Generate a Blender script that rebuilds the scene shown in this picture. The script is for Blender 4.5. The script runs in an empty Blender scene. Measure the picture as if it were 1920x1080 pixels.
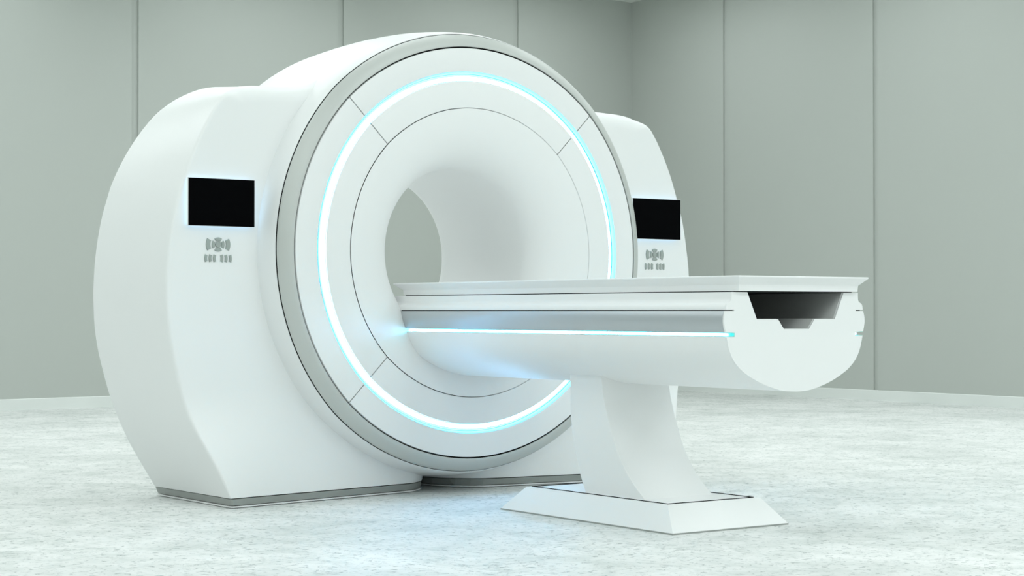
import bpy, bmesh, math
from mathutils import Vector, Matrix

C = bpy.context.scene.collection
PI = math.pi
ZC = 1.2594            # height of the scanner's bore axis

# ------------------------------------------------------------------ materials
def mat(name, col, rough=0.5, metal=0.0, spec=0.5, coat=0.0, noise=0.0, nscale=40.0):
    m = bpy.data.materials.new(name); m.use_nodes = True
    nt = m.node_tree; b = nt.nodes['Principled BSDF']
    b.inputs['Base Color'].default_value = (*col, 1)
    b.inputs['Roughness'].default_value = rough
    b.inputs['Metallic'].default_value = metal
    b.inputs['Specular IOR Level'].default_value = spec
    b.inputs['Coat Weight'].default_value = coat
    b.inputs['Coat Roughness'].default_value = 0.15
    if noise > 0:
        tc = nt.nodes.new('ShaderNodeTexCoord')
        n = nt.nodes.new('ShaderNodeTexNoise'); n.inputs['Scale'].default_value = nscale
        n.inputs['Detail'].default_value = 4
        nt.links.new(tc.outputs['Object'], n.inputs['Vector'])
        mr = nt.nodes.new('ShaderNodeMapRange')
        mr.inputs['To Min'].default_value = rough - noise; mr.inputs['To Max'].default_value = rough + noise
        nt.links.new(n.outputs['Fac'], mr.inputs['Value']); nt.links.new(mr.outputs['Result'], b.inputs['Roughness'])
    return m

def emit(name, col, strength):
    m = bpy.data.materials.new(name); m.use_nodes = True
    b = m.node_tree.nodes['Principled BSDF']
    b.inputs['Base Color'].default_value = (0.8, 0.8, 0.8, 1)
    b.inputs['Emission Color'].default_value = (*col, 1)
    b.inputs['Emission Strength'].default_value = strength
    return m

WHITE = mat('white_lacquer', (0.885, 0.893, 0.893), 0.38, noise=0.05, nscale=6)
FACE = mat('white_panel', (0.885, 0.893, 0.893), 0.42, noise=0.05, nscale=6)
TRIM = mat('grey_trim', (0.57, 0.59, 0.57), 0.40, metal=0.15, noise=0.05, nscale=8)
BASETRIM = mat('dark_grey_trim', (0.36, 0.38, 0.365), 0.38, metal=0.25, noise=0.05, nscale=8)
BAND = mat('silver_band', (0.50, 0.53, 0.55), 0.36, metal=0.45)
DARK = mat('dark_gap', (0.012, 0.013, 0.013), 0.8, spec=0.2)
LINER = mat('trough_liner', (0.70, 0.71, 0.70), 0.45)
SCREEN = mat('screen_glass', (0.0006, 0.0007, 0.0012), 0.6, spec=0.03)
BUTTON = mat('grey_button', (0.36, 0.40, 0.38), 0.5)
LED = emit('led_light', (0.24, 0.50, 1.0), 15.0)
LEDW = mat('glow_tinted_channel', (0.34, 0.92, 0.80), 0.6, spec=0.1)  # cyan glow of the tube painted into the channel's base colour
BACKLIGHT = emit('backlight', (0.34, 0.66, 1.0), 1.7)
WALL = mat('wall_paint', (0.478, 0.505, 0.477), 0.55, spec=0.3, noise=0.04, nscale=3)
SKIRT = mat('skirting_paint', (0.75, 0.78, 0.76), 0.45, noise=0.04, nscale=5)
CEIL = mat('ceiling_paint', (0.74, 0.77, 0.73), 0.8, noise=0.04, nscale=3)

def floor_mat():
    m = bpy.data.materials.new('pale_stone_floor'); m.use_nodes = True
    nt = m.node_tree; N = nt.nodes; L = nt.links; b = N['Principled BSDF']
    tc = N.new('ShaderNodeTexCoord')
    def mapping(rot, sc, loc=(0, 0, 0)):
        mp = N.new('ShaderNodeMapping'); mp.inputs['Rotation'].default_value = (0, 0, math.radians(rot))
        mp.inputs['Scale'].default_value = sc; mp.inputs['Location'].default_value = loc
        L.new(tc.outputs['Object'], mp.inputs['Vector']); return mp.outputs['Vector']
    def noise(v, scale, detail=6, rough=0.6, dist=0.0):
        n = N.new('ShaderNodeTexNoise'); n.inputs['Scale'].default_value = scale
        n.inputs['Detail'].default_value = detail; n.inputs['Roughness'].default_value = rough
        n.inputs['Distortion'].default_value = dist
        L.new(v, n.inputs['Vector']); return n.outputs['Fac']
    def ramp(fac, a, ca, bb, cb):
        r = N.new('ShaderNodeValToRGB'); r.color_ramp.elements[0].position = a; r.color_ramp.elements[1].position = bb
        r.color_ramp.elements[0].color = (*ca, 1); r.color_ramp.elements[1].color = (*cb, 1)
        L.new(fac, r.inputs['Fac']); return r.outputs['Color']
    def mul(c1, c2, f=1.0):
        x = N.new('ShaderNodeMix'); x.data_type = 'RGBA'; x.blend_type = 'MULTIPLY'
        x.inputs['Factor'].default_value = f
        L.new(c1, x.inputs[6]); L.new(c2, x.inputs[7]); return x.outputs[2]
    v = mapping(-25, (1.0, 1.0, 1.0))
    vs = mapping(-22, (1.0, 1.0, 1.0), (3, 1, 0))
    base = ramp(noise(v, 0.9, 5, 0.55, 0.4), 0.32, (0.70, 0.722, 0.71), 0.62, (0.87, 0.878, 0.87))
    streak = ramp(noise(vs, 4.5, 9, 0.68, 0.6), 0.30, (0.76, 0.79, 0.775), 0.56, (1, 1, 1))
    fine = ramp(noise(vs, 30, 7, 0.72, 0.6), 0.37, (0.40, 0.44, 0.44), 0.455, (1, 1, 1))
    # veins: thin zero crossings of a warped noise, broken up by a second noise
    nv = noise(vs, 2.6, 8, 0.62, 0.8)
    s = N.new('ShaderNodeMath'); s.operation = 'SUBTRACT'; s.inputs[1].default_value = 0.5; L.new(nv, s.inputs[0])
    a = N.new('ShaderNodeMath'); a.operation = 'ABSOLUTE'; L.new(s.outputs[0], a.inputs[0])
    vein = ramp(a.outputs[0], 0.0, (0.62, 0.65, 0.645), 0.012, (1, 1, 1))
    vmask = ramp(noise(v, 1.7, 4, 0.6), 0.47, (0, 0, 0), 0.60, (1, 1, 1))
    mx = N.new('ShaderNodeMix'); mx.data_type = 'RGBA'
    L.new(vmask, mx.inputs['Factor']); mx.inputs[6].default_value = (1, 1, 1, 1); L.new(vein, mx.inputs[7])
    col = mul(mul(mul(base, streak), fine, 0.85), mx.outputs[2])
    L.new(col, b.inputs['Base Color'])
    rr = N.new('ShaderNodeMapRange'); rr.inputs['To Min'].default_value = 0.36; rr.inputs['To Max'].default_value = 0.56
    L.new(noise(vs, 5, 5), rr.inputs['Value']); L.new(rr.outputs['Result'], b.inputs['Roughness'])
    b.inputs['Specular IOR Level'].default_value = 0.5
    bp = N.new('ShaderNodeBump'); bp.inputs['Strength'].default_value = 0.06; bp.inputs['Distance'].default_value = 0.01
    L.new(noise(vs, 26, 6, 0.7, 0.5), bp.inputs['Height']); L.new(bp.outputs['Normal'], b.inputs['Normal'])
    return m
FLOOR = floor_mat()

# ------------------------------------------------------------------ helpers
def obj(name, bm, m, parent=None, smooth=True, angle=32, bevel=0.0, seg=2):
    bmesh.ops.remove_doubles(bm, verts=bm.verts, dist=1e-6)
    bmesh.ops.recalc_face_normals(bm, faces=bm.faces)
    for f in bm.faces: f.smooth = smooth
    if smooth:
        for e in bm.edges:
            e.smooth = not (len(e.link_faces) != 2 or e.calc_face_angle(0) > math.radians(angle))
    me = bpy.data.meshes.new(name); bm.to_mesh(me); bm.free(); me.materials.append(m)
    o = bpy.data.objects.new(name, me); C.objects.link(o)
    if parent is not None: o.parent = parent
    if bevel > 0:
        md = o.modifiers.new('soft_edge', 'BEVEL'); md.width = bevel; md.segments = seg
        md.limit_method = 'ANGLE'; md.angle_limit = math.radians(32); md.harden_normals = True
    return o

def thing(name, label, cat, group=None):
    o = bpy.data.objects.new(name, None); C.objects.link(o)
    o['label'] = label; o['category'] = cat
    if group: o['group'] = group
    return o

def structure(name, bm, m, **k):
    o = obj(name, bm, m, **k); o['kind'] = 'structure'; return o

def loft(bm, loops, close_u=True, cap=(False, False)):
    vs = [[bm.verts.new(p) for p in lp] for lp in loops]
    n = len(vs[0])
    for i in range(len(vs) - 1):
        for j in range(n if close_u else n - 1):
            k = (j + 1) % n
            try: bm.faces.new((vs[i][j], vs[i][k], vs[i + 1][k], vs[i + 1][j]))
            except ValueError: pass
    if cap[0]: bm.faces.new(vs[0])
    if cap[1]: bm.faces.new(list(reversed(vs[-1])))
    return vs

def box(bm, x0, x1, y0, y1, z0, z1):
    loft(bm, [[(x0, y0, z), (x1, y0, z), (x1, y1, z), (x0, y1, z)] for z in (z0, z1)], cap=(True, True))

def squarish(r, th):
    """the round front is four slightly flatter arcs that meet at the diagonals"""
    d = (math.degrees(th) + 45) % 90 - 45
    k = max(0.0, min(1.0, (r - 0.62) / 0.12))
    return r * (1 + k * (-0.0030 + 0.0080 * (d / 45) ** 2))

def ring(prof, seg=192, closed=False, sq=True, a0=None, a1=None, gap=0.0):
    """revolve (radius, y) about the bore axis; between two angles the ends keep a constant gap"""
    bm = bmesh.new(); loops = []
    full = a0 is None
    n = seg if full else max(8, int(seg * (a1 - a0) / (2 * PI)))
    for i in range(n if full else n + 1):
        lp = []
        for r, y in prof:
            if full: th = 2 * PI * i / n
            else:
                g = gap / r; th = (a0 + g) + (a1 - a0 - 2 * g) * i / n
            R = squarish(r, th) if (sq is True) else (squarish(r, th) * sq(y) + r * (1 - sq(y)) if sq else r)
            lp.append((R * math.cos(th), y, ZC + R * math.sin(th)))
        loops.append(lp)
    if full: loops.append(loops[0])
    loft(bm, loops, close_u=closed, cap=(not full, not full))
    return bm

def spline(pts, n=8):
    out = []
    for i in range(len(pts) - 1):
        p0 = pts[max(i - 1, 0)]; p1 = pts[i]; p2 = pts[i + 1]; p3 = pts[min(i + 2, len(pts) - 1)]
        for k in range(n):
            t = k / n
            out.append(tuple(0.5 * (2 * b + (c - a) * t + (2 * a - 5 * b + 4 * c - d) * t * t + (3 * b - a - 3 * c + d) * t ** 3)
                             for a, b, c, d in zip(p0, p1, p2, p3)))
    out.append(tuple(pts[-1])); return out

def interp(tab, x):
    if x <= tab[0][0]: return tab[0][1]
    for (a, b), (c, d) in zip(tab, tab[1:]):
        if x <= c: return b + (d - b) * (x - a) / (c - a)
    return tab[-1][1]

def smooth01(t):
    t = max(0.0, min(1.0, t)); return t * t * (3 - 2 * t)

# ------------------------------------------------------------------ the room
XR, ZT = 9.266, 4.83
corner = Vector((9.266, 9.99)); bdir = Vector((0.887 - 9.266, 9.303 - 9.99)).normalized()
bn = Vector((bdir.y, -bdir.x))                      # points out of the room
if bn.y < 0: bn = -bn
XL, YF = -9.2, -12.0

bm = bmesh.new(); box(bm, XL - .3, XR + .3, YF - .3, 10.6, -0.12, 0.0); structure('floor', bm, FLOOR, smooth=False)
bm = bmesh.new(); box(bm, XL - .3, XR + .3, YF - .3, 10.6, ZT, ZT + .12); structure('ceiling', bm, CEIL, smooth=False)

def panel_wall(name, org, d, n, length, grooves, gw, depth=0.022, th=0.2, z0=0.0, z1=ZT):
    """a clad wall: flat panels with upright recessed joints; org and d in plan, n points out of the room"""
    prof = [(0.0, 0.0)]
    for g in grooves:
        prof += [(g, 0.0), (g, depth), (g + gw, depth), (g + gw, 0.0)]
    prof += [(length, 0.0), (length, th), (0.0, th)]
    bm = bmesh.new()
    lp = []
    for z in (z0, z1):
        lp.append([(org.x + d.x * s + n.x * t, org.y + d.y * s + n.y * t, z) for s, t in prof])
    loft(bm, lp, cap=(True, True))
    return structure(name, bm, WALL, smooth=False)

panel_wall('wall_back', corner, bdir, bn, 18.4, [1.8635 + 2.533 * k for k in range(7)], 0.075)
panel_wall('wall_right', Vector((XR, 9.99)), Vector((0, -1)), Vector((1, 0)), 22.0,
           [1.707 + 2.381 * k for k in range(9)], 0.065)
panel_wall('wall_left', Vector((XL, YF)), Vector((0, 1)), Vector((-1, 0)), 20.5, [1.8 + 2.4 * k for k in range(8)], 0.07)
panel_wall('wall_front', Vector((XL, YF)), Vector((1, 0)), Vector((0, -1)), 18.466, [1.8 + 2.4 * k for k in range(7)], 0.07)

def skirting(name, org, d, n, length):
    bm = bmesh.new()
    prof = [(-0.012, 0.0), (-0.012, 0.103), (-0.007, 0.109), (0.03, 0.109), (0.03, 0.0)]
    loft(bm, [[(org.x + d.x * s + n.x * t, org.y + d.y * s + n.y * t, z) for t, z in prof] for s in (0.0, length)], cap=(True, True))
    return structure(name, bm, SKIRT, smooth=False)
skirting('baseboard_back', corner, bdir, bn, 18.3)
skirting('baseboard_right', Vector((XR, 9.99)), Vector((0, -1)), Vector((1, 0)), 21.9)

# ------------------------------------------------------------------ the scanner
scanner = thing('mri_scanner', 'white ring-shaped medical scanner with glowing light ring and round bore, standing on the pale floor', 'scanner')

# drum: barrel-shaped outer housing, closed behind
dp = spline([(1.152, 0.059), (1.1635, 0.10), (1.176, 0.20), (1.186, 0.30), (1.192, 0.40), (1.195, 0.50), (1.196, 0.60), (1.194, 0.70),
             (1.1905, 0.80), (1.185, 0.90), (1.178, 1.0), (1.166, 1.06)], 4)
dp = [(1.10, 0.062)] + dp + [(1.15, 1.095), (1.12, 1.115), (1.07, 1.122), (0.58, 1.122), (0.565, 1.112), (0.565, 1.09)]
obj('drum_housing', ring(dp, 224, sq=lambda y: max(0.0, 1 - y / 0.35)), WHITE, scanner, angle=40)

# grey bevelled trim ring
tp = [(1.085, 0.030), (1.0780, 0.004), (1.0795, 0.001), (1.084, 0.0005), (1.10, 0.008), (1.120, 0.0215), (1.138, 0.039), (1.146, 0.050), (1.1465, 0.053), (1.12, 0.060)]
obj('trim_ring', ring(tp, 256, closed=True), TRIM, scanner, angle=50)
# dark recess behind the face panels and in the thin joints
obj('panel_backing', ring([(0.750, 0.026), (0.752, 0.020), (0.8955, 0.020), (0.8955, 0.034), (0.934, 0.034), (0.934, 0.020), (1.0765, 0.020), (1.14, 0.0575), (1.149, 0.0575), (1.149, 0.066)], 256), DARK, scanner, smooth=False)

# eight face panels: four outside the light ring, four inside it
inner_p = [(0.7585, 0.003), (0.7605, 0.0005), (0.763, 0.0), (0.8965, 0.0), (0.8980, 0.0006), (0.8985, 0.002), (0.8985, 0.032), (0.7585, 0.0185)]
outer_p = [(0.9475, 0.032), (0.9475, 0.004), (0.9482, 0.0012), (0.951, 0.0), (1.066, 0.0), (1.0695, 0.0008), (1.071, 0.004), (1.071, 0.0185)]
for k in range(4):
    a0 = -PI / 4 + k * PI / 2
    obj('inner_face_panel', ring(inner_p, 256, closed=True, a0=a0, a1=a0 + PI / 2, gap=0.0028), FACE, scanner, angle=50)
    obj('outer_face_panel', ring(outer_p, 256, closed=True, a0=a0, a1=a0 + PI / 2, gap=0.0028), FACE, scanner, angle=50)
# light ring: a glowing tube lying in a channel tinted with its cyan glow
ch = obj('light_ring_channel', ring([(0.8992, 0.006), (0.8992, 0.030), (0.9300, 0.030), (0.9468, 0.0020)], 256), LEDW, scanner)
lt = []
for i in range(12):
    a = 2 * PI * i / 12; lt.append((0.9130 + 0.0100 * math.cos(a), 0.0175 + 0.0095 * math.sin(a)))
g = obj('light_ring', ring(lt, 256, closed=True), LED, ch); g['label'] = 'glowing cyan white light ring'

# flared mouth and bore, open right through
bp = [(0.752, 0.010), (0.7535, 0.003)]
A_, D_ = 0.305, 0.215
for i in range(0, 29):
    t = PI / 2 * i / 28
    bp.append((0.7555 - A_ * math.sin(t), D_ * (1 - math.cos(t))))
bp += [(0.4500, 0.4), (0.4495, 0.7), (0.4500, 0.945)]
for i in range(1, 13):
    t = PI / 2 * i / 12 * 0.92
    bp.append((0.45 + 0.115 * (1 - math.cos(t)), 0.945 + 0.14 * math.sin(t)))
bp.append((0.566, 1.10))
obj('flared_bore', ring(bp, 224), FACE, scanner, angle=60)

# ---- side cabinets
def plan_front(a):
    return interp([(0.012, 0.62), (0.02, 0.53), (0.035, 0.470), (0.06, 0.42), (0.11, 0.345), (0.17, 0.285), (0.23, 0.248), (0.32, 0.229)], a) if a < 0.32 else 0.28 - 0.16 * a
def front_y(a, z):
    w = smooth01(z / 0.57)
    return (1 - w) * plan_front(a) + w * 0.197
EDGE = [(1.385, 0.05), (1.420, 0.137), (1.474, 0.26), (1.530, 0.386), (1.570, 0.51), (1.604, 0.638), (1.632, 0.77), (1.652, 0.888), (1.661, 1.0), (1.662, 1.10), (1.656, 1.20),
        (1.643, 1.30), (1.622, 1.42), (1.597, 1.52), (1.566, 1.61), (1.517, 1.74), (1.458, 1.86), (1.395, 1.962), (1.335, 2.028),
        (1.26, 2.062), (1.17, 2.076), (1.08, 2.080), (0.99, 2.084), (0.91, 2.094), (0.85, 2.110), (0.80, 2.135), (0.74, 2.18)]
REAR = [(1.41, 0.05), (1.465, 0.137), (1.54, 0.26), (1.604, 0.386), (1.655, 0.51), (1.694, 0.638), (1.727, 0.77), (1.744, 0.888), (1.749, 1.0), (1.7485, 1.10), (1.742, 1.20),
        (1.730, 1.30), (1.707, 1.42), (1.679, 1.52), (1.648, 1.61), (1.583, 1.74), (1.504, 1.86), (1.418, 1.962), (1.340, 2.026),
        (1.268, 2.070), (1.17, 2.113), (1.07, 2.135), (0.97, 2.132), (0.89, 2.127), (0.84, 2.127), (0.80, 2.140), (0.74, 2.19)]
def cabinet(s):
    """s = -1 left, +1 right; polar grid about the bore axis so the cabinet wraps round the drum"""
    out = spline(EDGE, 5)
    bot = [(0.012 + (1.385 - 0.012) * (i / 40) ** 1.25, 0.05) for i in range(40)]
    pts = bot + out
    rear = bot + spline(REAR, 5)
    nb = len(bot); n = len(pts)
    nrm = []
    for i in range(n):
        if i < nb: nrm.append((0.0, 1.0)); continue
        p = pts[max(i - 1, nb)]; q = pts[min(i + 1, n - 1)]
        tx, tz = q[0] - p[0], q[1] - p[1]; l = math.hypot(tx, tz)
        nrm.append((-tz / l, tx / l))                # inward
    def rf(i):
        if i < nb: return 0.0025
        z = pts[i][1]; a = pts[i][0]
        r = 0.018 + 0.064 * smooth01((1.37 - a) / 0.10) * (z > 1.5)
        if i == nb: r = 0.0025
        return min(r, 0.0025 + (i - nb) * 0.004)
    loops = []
    K = 7
    # back sheet edge, side, fillet, front sheet
    YB = 0.86
    def inner(i):
        a, z = pts[i]; d = math.hypot(a, z - ZC); r = min(0.98, d - 0.03)
        return (a * r / d, ZC + (z - ZC) * r / d)
    back = rear
    loops.append([(s * inner(i)[0], YB + 0.02, inner(i)[1]) for i in range(n)])
    loops.append([(s * (back[i][0] + nrm[i][0] * 0.02), YB + 0.02, back[i][1] + nrm[i][1] * (0.02 if i > nb else 0.002)) for i in range(n)])
    for j in range(8):
        t = j / 7
        lp = []
        for i in range(n):
            a, z = pts[i]; r = rf(i)
            y0 = front_y(a, z) + r; y1 = YB
            y = y1 + (y0 - y1) * t
            u = (y - y0) / (y1 - y0)
            lp.append((s * (a + (rear[i][0] - a) * u), y, z + (rear[i][1] - z) * u))
        loops.append(lp)
    for j in range(1, K + 1):
        lp = []
        ang = PI / 2 * j / K
        for i in range(n):
            r = rf(i); d = r * (1 - math.cos(ang))
            a = pts[i][0] + nrm[i][0] * d; z = pts[i][1] + nrm[i][1] * d
            y = front_y(pts[i][0], pts[i][1]) * (1 - j / K) + front_y(a, z) * (j / K) + r * (1 - math.sin(ang))
            lp.append((s * a, y, z))
        loops.append(lp)
    M = 22
    for j in range(1, M + 1):
        lp = []
        for i in range(n):
            r = rf(i); a0 = pts[i][0] + nrm[i][0] * r; z0 = pts[i][1] + nrm[i][1] * r
            a1, z1 = inner(i)
            t = j / M
            a = a0 + (a1 - a0) * t; z = z0 + (z1 - z0) * t
            lp.append((s * a, front_y(a, z), z))
        loops.append(lp)
    bm = bmesh.new(); loft(bm, loops, close_u=False)
    return obj('side_cabinet', bm, WHITE, scanner, angle=38)

def footprint(s, inset, grow=0.0):
    """plan outline of a cabinet foot, pulled in by inset"""
    pl = [(1.385 - inset, 0.88 - inset)]
    front = [0.012, 0.02, 0.035, 0.06, 0.085, 0.11, 0.14, 0.17, 0.20, 0.23, 0.27, 0.32, 0.5, 0.8, 1.1, 1.375]
    f = [(a + inset * (a < 0.1), plan_front(a) + inset) for a in reversed(front)]
    f[0] = (1.372 - inset, plan_front(1.372) + inset + 0.002)
    pl.append((1.383 - inset, plan_front(1.372) + 0.014 + inset)); pl += f
    pl[-1] = (0.012 + inset, pl[-1][1]); pl.append((0.012 + inset, 0.88 - inset))
    return [(s * (a + 0.02 * (y - 0.06) * (a > 1.3)), y) for a, y in pl]
def foot(s, z0, z1, in0, in1):
    bm = bmesh.new()
    loft(bm, [[(x, y, z0) for x, y in footprint(s, in0)], [(x, y, z1) for x, y in footprint(s, in1)]], cap=(True, True))
    return bm

def sector(bm, cx, cz, r0, r1, a0, a1, fy, th, n=10, rim=0.0025):
    """a raised ring-sector key on the cabinet front"""
    def ringpts(grow, dy):
        o = []
        A0, A1 = a0 + grow / r1, a1 - grow / r1
        for i in range(n + 1):
            a = A0 + (A1 - A0) * i / n; o.append(((r1 - grow), a))
        if r0 > 0:
            for i in range(n + 1):
                a = A1 + (A0 - A1) * i / n; o.append((r0 + grow, a))
        return [(cx + r * math.cos(a), fy(cx + r * math.cos(a)) - dy, cz + r * math.sin(a)) for r, a in o]
    loft(bm, [ringpts(0, -0.004), ringpts(0, th - rim), ringpts(rim, th)], cap=(True, True))

for s in (-1, 1):
    cab = cabinet(s)
    cab['label'] = 'white bulging side cabinet left of the ring' if s < 0 else 'white bulging side cabinet right of the ring'
    obj('plinth', foot(s, 0.0036, 0.0105, 0.006, 0.004), WHITE, cab, smooth=False)
    obj('base_trim', foot(s, 0.0135, 0.0460, 0.012, 0.002), BASETRIM, cab, smooth=False)
    obj('plinth_core', foot(s, 0.0, 0.06, 0.026, 0.026), DARK, cab, smooth=False)
    # screen, tilted with the cabinet front
    fy = lambda x: 0.197
    xa, xb, za, zb = 1.203, 1.562, 1.3645, 1.598
    def slab(d0, d1, inset):
        bm = bmesh.new(); L2 = []
        for d in (d0, d1):
            L2.append([(s * x, fy(x) - d, z) for x, z in ((xa + inset, za + inset), (xb - inset, za + inset), (xb - inset, zb - inset), (xa + inset, zb - inset))])
        loft(bm, L2, cap=(True, True)); return bm
    scr = obj('display_screen', slab(0.020, 0.030, 0.0018), SCREEN, cab, smooth=False)
    scr['label'] = 'black display screen'
    obj('screen_frame', slab(0.0165, 0.0285, 0.0), FACE, scr, smooth=False)
    obj('screen_backlight', slab(-0.004, 0.0160, 0.010), BACKLIGHT, scr, smooth=False)
    # control keys
    kx, kz = s * 1.388, 1.2775
    ff = lambda x: front_y(abs(x), 1.27)
    def key(name, segs, **k):
        bm = bmesh.new()
        for sg in segs: sector(bm, *sg, ff, 0.006, **k)
        obj(name, bm, BUTTON, cab, angle=25)
    key('centre_button', [(kx, kz, 0, 0.0155, 0, 2 * PI * 0.9999)], n=28)
    for mid, hw in ((0, 34), (90, 36), (180, 34), (270, 36)):
        key('direction_button', [(kx, kz, 0.0185, 0.0345, math.radians(mid - hw), math.radians(mid + hw))])
    for mid in (0, 180):
        key('curved_button', [(kx, kz, 0.0425, 0.0655, math.radians(mid - 27), math.radians(mid + 27))])
    for mid in (0, 180):
        for r in (0.0275, 0.0505, 0.0735):
            cxx = kx - math.cos(math.radians(mid)) * (0.058 - r) * 1.0
            key('small_curved_button', [(cxx, kz - 0.0675, 0.0440, 0.0580, math.radians(mid - 19), math.radians(mid + 19))], rim=0.002)

# ------------------------------------------------------------------ the patient table
table = thing('patient_table', 'long white patient table on a curved pedestal, reaching into the scanner bore', 'table')
YE, YI = -2.3686, 0.20
half = [(0.0, 0.6157)] + [(0.075, 0.6205), (0.16, 0.6405), (0.225, 0.6640), (0.29, 0.6960), (0.325, 0.7205), (0.351, 0.7455), (0.371, 0.7760), (0.384, 0.808), (0.3925, 0.8405)]
half = spline(half, 4)
up = [(0.3945, 0.8475), (0.349, 0.8475), (0.349, 0.8635), (0.3975, 0.8655)]
belly = spline([(0.3975, 0.8655), (0.4035, 0.886), (0.4068, 0.911), (0.4045, 0.934), (0.3975, 0.9535)], 4)[1:]
neck = [(0.352, 0.9535), (0.352, 0.9578), (0.3955, 0.9578)] + spline([(0.3955, 0.9578), (0.3945, 0.970), (0.389, 0.9825), (0.379, 0.9885), (0.370, 0.9950), (0.3665, 1.006), (0.3662, 1.0305)], 4)[1:]
right = half + up + belly + neck
trough = [(0.2790, 1.0305), (0.2260, 0.9187), (0.1060, 0.9187), (0.0725, 0.8773)]
rp = right + trough
profile = rp + [(-x, z) for x, z in reversed(rp) if x > 0]
def extrude(pts, y0, y1):
    bm = bmesh.new(); loft(bm, [[(x, y0, z) for x, z in pts], [(x, y1, z) for x, z in pts]], cap=(True, True)); return bm
obj('table_body', extrude(profile, YE + 0.0085, YI), WHITE, table, angle=30)
obj('end_panel', extrude(profile, YE, YE + 0.0080), FACE, table, angle=30)
# silver bands between the joint and the light strip
for s in (-1, 1):
    b2 = [(0.3975, 0.8655)] + belly
    bandp = [(s * (x + 0.0012), z) for x, z in b2] + [(s * (x - 0.004), z) for x, z in reversed(b2)]
    b = obj('side_band', extrude(bandp, YE + 0.0095, YI - 0.002), BAND, table, angle=30); b['label'] = 'silver side band'
    st = []
    for i in range(12):
        a = 2 * PI * i / 12; st.append((s * (0.3565 + 0.0050 * math.cos(a)), 0.8556 + 0.0050 * math.sin(a)))
    # light channel lining with cyan glow in its colour, then the glowing strip in it
    lin = [(0.3944, 0.8482), (0.3498, 0.8482), (0.3498, 0.8628), (0.3968, 0.8648), (0.3968, 0.8640), (0.3506, 0.8621), (0.3506, 0.8489), (0.3944, 0.8489)]
    cl = obj('light_channel', extrude([(s * x, z) for x, z in lin], YE + 0.0005, YI - 0.003), LEDW, table, angle=30)
    l = obj('light_strip', extrude(st, YE + (0.036 if s < 0 else 0.004), YI - 0.004), LED, cl); l['label'] = 'glowing cyan white light strip'
    # dark shadow joint above the band
    jn = [(0.3530, 0.9537), (0.3530, 0.9576), (0.3880, 0.9576), (0.3880, 0.9537)]
    obj('shadow_joint', extrude([(s * x, z) for x, z in jn], YE + 0.0098, YI - 0.002), DARK, table, smooth=False)
# grey lining of the open trough under the top
lt_ = [(0.2788, 1.0303), (0.2258, 0.9189), (0.1058, 0.9189), (0.0723, 0.8775)]
lo = lt_ + [(-x, z) for x, z in reversed(lt_)]
li = [(x * 0.995, z + 0.0010 if z < 1.0 else z) for x, z in lo]
obj('trough_lining', extrude(lo + list(reversed(li)), YE + 0.010, YI - 0.1), LINER, table, angle=30)
# spacer and top
bm = bmesh.new(); box(bm, -0.340, 0.340, YE + 0.012, 0.14, 1.0290, 1.0360); obj('top_spacer', bm, DARK, table, smooth=False)
TY0, TY1 = -2.4232, 0.209
def rect(hx, y0, y1, z): return [(-hx, y0, z), (hx, y0, z), (hx, y1, z), (-hx, y1, z)]
bm = bmesh.new()
loft(bm, [rect(0.3440, TY0 + 0.036, TY1 - 0.055, 1.0347), rect(0.3460, TY0 + 0.034, TY1 - 0.053, 1.0600), rect(0.3480, TY0 + 0.032, TY1 - 0.050, 1.0630),
          rect(0.3738, TY0 + 0.001, TY1 - 0.001, 1.0905), rect(0.3745, TY0, TY1, 1.0925), rect(0.3740, TY0 + 0.0005, TY1, 1.0962), rect(0.3715, TY0 + 0.003, TY1 - 0.003, 1.0972)], cap=(True, True))
obj('tabletop', bm, WHITE, table, smooth=False)
# pedestal
yz_b = [(-1.080, 0.70), (-1.082, 0.60), (-1.086, 0.472), (-1.108, 0.355), (-1.146, 0.224), (-1.200, 0.113)]
yz_f = [(-1.313, 0.70), (-1.320, 0.64), (-1.334, 0.561), (-1.372, 0.447), (-1.443, 0.297), (-1.526, 0.197), (-1.628, 0.113)]
def resample(pts, n):
    p = spline(pts, 10); L = [0]
    for a, b in zip(p, p[1:]): L.append(L[-1] + math.dist(a, b))
    o = []
    for i in range(n + 1):
        t = L[-1] * i / n; k = max(j for j in range(len(L)) if L[j] <= t + 1e-9); k = min(k, len(p) - 2)
        u = (t - L[k]) / max(L[k + 1] - L[k], 1e-9); o.append(tuple(a + (b - a) * u for a, b in zip(p[k], p[k + 1])))
    return o
pb, pf = resample(yz_b, 28), resample(yz_f, 28)
bm = bmesh.new(); W = 0.207
loft(bm, [[(-W, b[0], b[1]), (-W, f[0], f[1]), (W - 0.012, f[0], f[1]), (W - 0.012, b[0], b[1])] for b, f in zip(pb, pf)], cap=(True, True))
obj('pedestal', bm, WHITE, table, angle=30, bevel=0.003)
bm = bmesh.new()
def brect(hx, y0, y1, z): return [(-hx, y0, z), (hx, y0, z), (hx, y1, z), (-hx, y1, z)]
gp = 0.005
hx, y0, y1 = 0.3386, -1.9689, -0.7071
tx, t0, t1 = 0.273, -1.8594, -0.8248
ix, i0, i1 = 0.2525, -1.836, -0.842
loops = [brect(hx - .004, y0 + .004, y1 - .004, 0.0), brect(hx, y0, y1, 0.002), brect(hx, y0, y1, 0.008), brect(hx - .003, y0 + .004, y1 - .004, 0.0105)]
loops += [brect(tx + .004, t0 - .006, t1 + .006, 0.1085), brect(tx, t0, t1, 0.1135), brect(tx - .004, t0 + .004, t1 - .004, 0.1150), brect(ix, i0, i1, 0.1150), brect(ix, i0, i1, 0.105)]
loft(bm, loops, cap=(True, True))
base = obj('base_plate', bm, WHITE, table, smooth=False)
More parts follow.
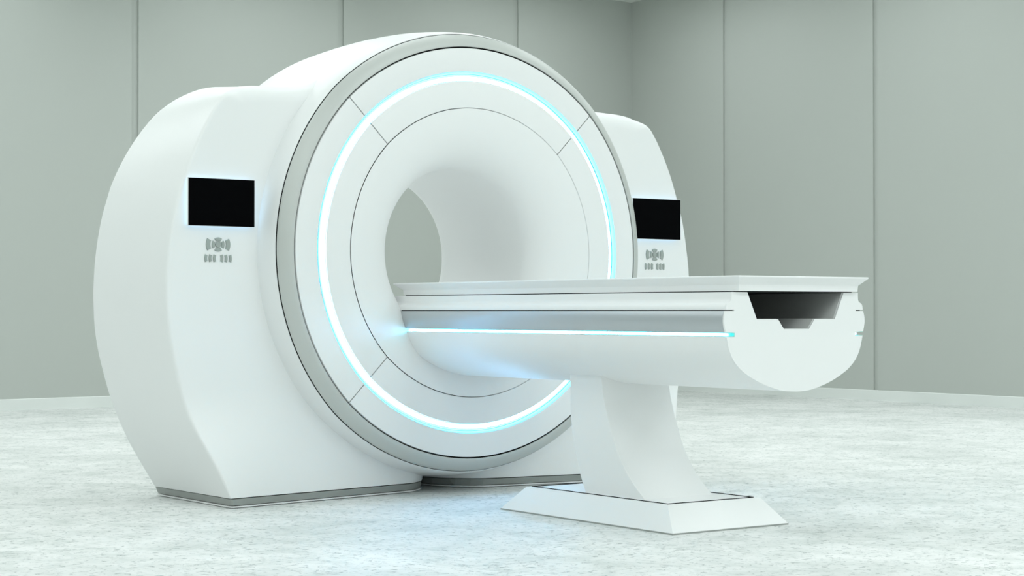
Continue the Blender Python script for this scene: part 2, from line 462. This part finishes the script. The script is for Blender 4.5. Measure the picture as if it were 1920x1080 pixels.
bm = bmesh.new(); box(bm, -ix + gp, ix - gp, i0 + gp + .002, i1 - gp - .002, 0.104, 0.1150); obj('inset_plate', bm, WHITE, base, smooth=False)
bm = bmesh.new()
loft(bm, [brect(ix + .0005, i0 - .0005, i1 + .0005, 0.110), brect(ix + .0005, i0 - .0005, i1 + .0005, 0.1180), brect(ix - gp, i0 + gp, i1 - gp, 0.1180), brect(ix - gp, i0 + gp, i1 - gp, 0.110)])
obj('gap_shade_strip', bm, DARK, base, smooth=False)  # raised dark strip stands in for the shaded gap around the inset plate
bm = bmesh.new(); box(bm, -hx - .0010, hx + .0010, y0 - .0010, y1 + .0010, 0.0, 0.0062)
obj('base_edge', bm, BASETRIM, base, smooth=False)

# ------------------------------------------------------------------ light
def area(name, x, y, sx, sy, power, col=(0.95, 1.0, 1.015), z=ZT - 0.03):
    l = bpy.data.lights.new(name, 'AREA'); l.shape = 'RECTANGLE'; l.size = sx; l.size_y = sy
    l.energy = power; l.color = col
    o = bpy.data.objects.new(name, l); C.objects.link(o); o.location = (x, y, z)
    return o
for x in (-7.0, -3.4, 0.2, 3.8, 7.3):
    for y in (-9.8, -6.2, -2.6, 1.0, 4.6, 7.9):
        p, sp = (50 if y > -9 else 36) * (0.8 if x < -6 else 1), PI
        if abs(x) < 4.5 and -3 < y < 2: p = 24          # dimmed above the scanner
        if x > 7 or y > 7: p, sp = (48 if x > 7 else 25), math.radians(150)
        if x > 7 and y > 4: p, sp = 36, PI
        l = area('ceiling_lamp', x, y, 2.2, 2.2, p); l.data.spread = sp

# unseen fill lights added behind the camera, dressed with window frames on the solid wall
for k, x in enumerate((-5.6, 0.0, 5.6)):
    bm = bmesh.new()
    x0, x1, z0, z1 = x - 2.4, x + 2.4, 0.7, 3.7
    for a, b, c, d in ((x0 - .08, x1 + .08, z0 - .08, z0), (x0 - .08, x1 + .08, z1, z1 + .08), (x0 - .08, x0, z0, z1), (x1, x1 + .08, z0, z1),
                       (x0 + 1.57, x0 + 1.63, z0, z1), (x0 + 3.17, x0 + 3.23, z0, z1)):
        box(bm, a, b, YF - 0.02, YF + 0.07, c, d)
    structure('fill_light_frame_%d' % (k + 1), bm, SKIRT, smooth=False)
    o = area('fill_light', x, YF + 0.03, 4.7, 2.9, 22, (0.94, 1.0, 1.02), (z0 + z1) / 2)
    o.rotation_euler = (PI / 2, 0, 0)
w = bpy.data.worlds.new('world'); bpy.context.scene.world = w; w.use_nodes = True
w.node_tree.nodes['Background'].inputs['Color'].default_value = (0.85, 1.0, 0.97, 1)
w.node_tree.nodes['Background'].inputs['Strength'].default_value = 0.2

# ------------------------------------------------------------------ camera
cam = bpy.data.cameras.new('camera'); cam.sensor_width = 36; cam.lens = 3468.588 / 1920 * 36
co = bpy.data.objects.new('camera', cam); C.objects.link(co)
ps, th = 0.6236924, 0.0127924
fw = Vector((math.sin(ps) * math.cos(th), math.cos(ps) * math.cos(th), math.sin(th)))
co.location = (-5.4910, -7.9608, 0.95)
co.rotation_euler = fw.to_track_quat('-Z', 'Y').to_euler()
cam.clip_end = 100
sc = bpy.context.scene; sc.camera = co
sc.view_settings.view_transform = 'Standard'; sc.view_settings.look = 'None'
sc.view_settings.exposure = 0.0; sc.view_settings.gamma = 1.0
sc.cycles.use_denoising = True
sc.cycles.max_bounces = 10; sc.cycles.diffuse_bounces = 6
